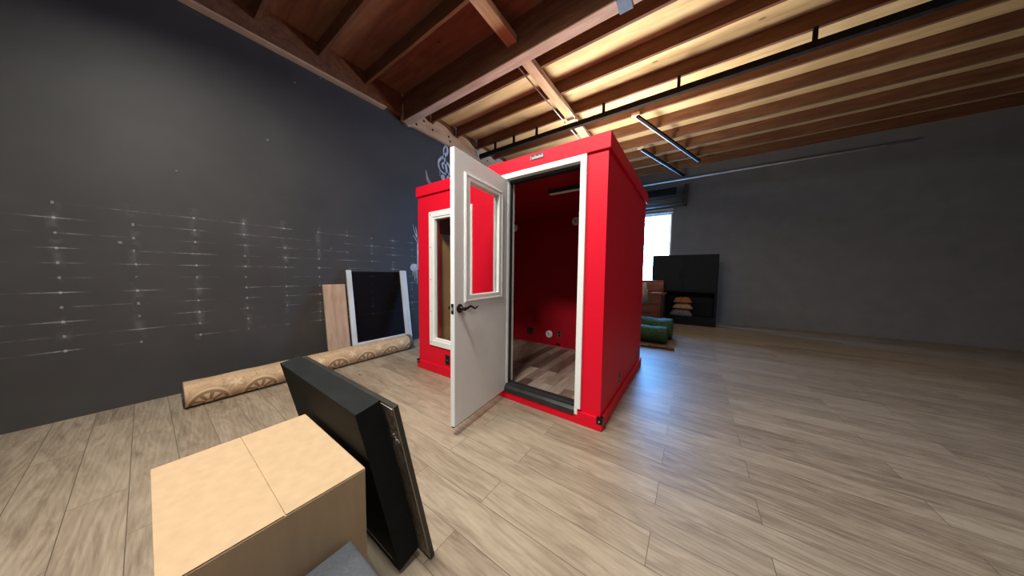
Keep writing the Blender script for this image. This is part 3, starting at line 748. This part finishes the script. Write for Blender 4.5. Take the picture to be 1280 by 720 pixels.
# dark cabinet with an open bay
ct = thing('dark_cabinet', 'tall dark cabinet with an open lower bay before the window', 'cabinet', (-.38, 6.02, 0))
bm = B(); plate(bm, [0, 1.45], [0, 1.83], [(.36, 1.40, .22, .86)], 0, .42, XZ); obj('cabinet_body', bm, M['cabinet_dark'], ct, .004)
bx('back_board', (.35, 1.41, .40, .418, .2, .87), M['cabinet_dark'], ct)
for a, b in ((.03, .71), (.74, 1.42)):
    d_ = bx('door', (a, b, -.018, -.001, .90, 1.80), M['cabinet_dark'], ct, .004)
    bm = B(); xx = b-.05 if a < .5 else a+.05; tube(bm, [(xx, -.019, 1.25), (xx, -.04, 1.26), (xx, -.04, 1.40), (xx, -.019, 1.41)], .006, 8); obj('handle', bm, M['dark_metal'], d_, smooth=True)
def folded(x, y, z, sx, sy, h, mat, lab, mid=0):
    bm = B(); n = 10; rows = []
    for a in range(n+1):
        row = []
        for k_ in range(n+1):
            u, v = a/n*2-1, k_/n*2-1
            e = max(0, (1-abs(u)**4)*(1-abs(v)**4))**.5
            row.append(bm.verts.new((sx*u, sy*v, h*(.25+.75*e)*(1+.12*math.sin(7*u+mid)*math.cos(5*v)))))
        rows.append(row)
    for a in range(n):
        for k_ in range(n): bm.faces.new([rows[a][k_], rows[a+1][k_], rows[a+1][k_+1], rows[a][k_+1]])
    bot = [[bm.verts.new((sx*(a/n*2-1), sy*(k_/n*2-1), 0)) for k_ in (0, n)] for a in (0, n)]
    per = [rows[a][0] for a in range(n+1)]+[rows[n][k_] for k_ in range(1, n+1)]+[rows[a][n] for a in range(n-1, -1, -1)]+[rows[0][k_] for k_ in range(n-1, 0, -1)]
    low = [bm.verts.new((v.co.x, v.co.y, 0)) for v in per]
    for q in range(len(per)): bm.faces.new([per[q], per[(q+1) % len(per)], low[(q+1) % len(per)], low[q]])
    for r_ in bot:
        for v in r_: bm.verts.remove(v)
    bm.faces.new(low)
    tag(obj('folded_cloth', bm, mat, None, smooth=True, loc=(x, y, z)), lab, 'cloth')
folded(.33, 6.18, .222, .25, .13, .16, M['cloth_grey'], 'grey folded cloth at the bottom of the cabinet bay', 1)
folded(.36, 6.18, .41, .22, .12, .13, M['cloth_tan'], 'tan folded cloth in the middle of the pile in the cabinet', 2)
folded(.36, 6.18, .57, .20, .12, .14, M['cloth_rust'], 'rust coloured folded cloth topmost in the cabinet bay', 3)
# floor lamp half hidden behind the booth
fl = thing('floor_lamp', 'floor lamp with cream shade half hidden behind the booth', 'lamp', (-.46, 4.75, 0))
bm = B(); lathe(bm, [(.15, 0), (.15, .02), (.03, .035), (.012, .05)], seg=32); obj('lamp_base', bm, M['dark_metal'], fl, smooth=True)
bm = B(); tube(bm, [(0, 0, .04), (0, 0, .95)], .011, 10); obj('lamp_pole', bm, M['dark_metal'], fl, smooth=True)
bm = B(); ns = 36; a = []; 
for r_, z_ in ((.195, .62), (.105, 1.12), (.101, 1.12), (.190, .625)): a.append([bm.verts.new((r_*math.cos(2*PI*k_/ns), r_*math.sin(2*PI*k_/ns), z_)) for k_ in range(ns)])
for q in range(4):
    for k_ in range(ns): bm.faces.new([a[q][k_], a[q][(k_+1) % ns], a[(q+1) % 4][(k_+1) % ns], a[(q+1) % 4][k_]])
obj('lamp_shade', bm, M['shade'], fl, smooth=True)
bm = B()
for k_ in range(3):
    th = 2*PI*k_/3; tube(bm, [(0, 0, .94), (.106*math.cos(th), .106*math.sin(th), 1.10)], .003, 6)
obj('shade_spider', bm, M['dark_metal'], fl)

# ------------------------------------------------------------------ light
wd = bpy.data.worlds.new('daylight'); S.world = wd; wd.use_nodes = True
bg = wd.node_tree.nodes['Background']; bg.inputs[0].default_value = (.13, .42, 1.0, 1); bg.inputs[1].default_value = 56.0
def area(name, loc, tgt, sx, sy, power, col, portal=False):
    l = bpy.data.lights.new(name, 'AREA'); l.shape = 'RECTANGLE'; l.size = sx; l.size_y = sy; l.energy = power; l.color = col
    o = bpy.data.objects.new(name, l); COL.objects.link(o); o.location = loc
    o.rotation_euler = (Vector(tgt)-Vector(loc)).to_track_quat('-Z', 'Y').to_euler()
    if portal: l.cycles.is_portal = True
    elif name == 'ceiling_lamp_or_fill': l.spread = math.radians(156)
    return o
area('window_portal', (ox, Y1+.16, (WZ0+WZ1)/2), (ox, 0, (WZ0+WZ1)/2), WX1-WX0, WZ1-WZ0, 1, (1, 1, 1), True)
area('ceiling_lamp_or_fill', (-.45, -2.2, 4.05), (-.3, -1.2, 0), .8, .35, 132, (1, .97, .91))
area('ceiling_lamp_or_fill', (-1.9, -2.2, 4.05), (-1.7, -1.2, 0), .8, .35, 62, (1, .97, .91))
area('ceiling_lamp_or_fill', (2.4, -2.5, 4.05), (1.6, -1.0, 0), .8, .35, 32, (.92, .97, 1))  # added cool fill for the open door and booth side, no known fixture
area('ceiling_fill', (-.8, 2.9, 2.6), (-.2, 2.3, 4.4), 1.0, .7, 150, (1, .94, .84))  # added up-facing fill hidden behind the booth, brightens the ceiling bays

# ------------------------------------------------------------------ camera
cam = bpy.data.cameras.new('camera'); co = bpy.data.objects.new('camera', cam); COL.objects.link(co)
yaw, pit, rol = math.radians(35.0446), math.radians(-3.3715), math.radians(.6752)
fw = Vector((-math.sin(yaw)*math.cos(pit), math.cos(yaw)*math.cos(pit), math.sin(pit)))
rt = Vector((math.cos(yaw), math.sin(yaw), 0)); up = rt.cross(fw)
rt2 = rt*math.cos(rol)+up*math.sin(rol); up2 = up*math.cos(rol)-rt*math.sin(rol)
co.matrix_world = Matrix(((rt2.x, up2.x, -fw.x, .5652), (rt2.y, up2.y, -fw.y, -2.1179), (rt2.z, up2.z, -fw.z, 1.3087), (0, 0, 0, 1)))
cam.sensor_fit = 'HORIZONTAL'; cam.sensor_width = 36; cam.lens = 36*322.595/1280; cam.clip_start = .02
S.camera = co
S.view_settings.view_transform = 'Standard'; S.view_settings.look = 'None'; S.view_settings.gamma = 1
S.view_settings.exposure = 0; S.view_settings.use_curve_mapping = False
S.cycles.use_denoising = True
S.cycles.max_bounces = 8; S.cycles.diffuse_bounces = 5; S.cycles.transparent_max_bounces = 12
S.cycles.sample_clamp_indirect = 6
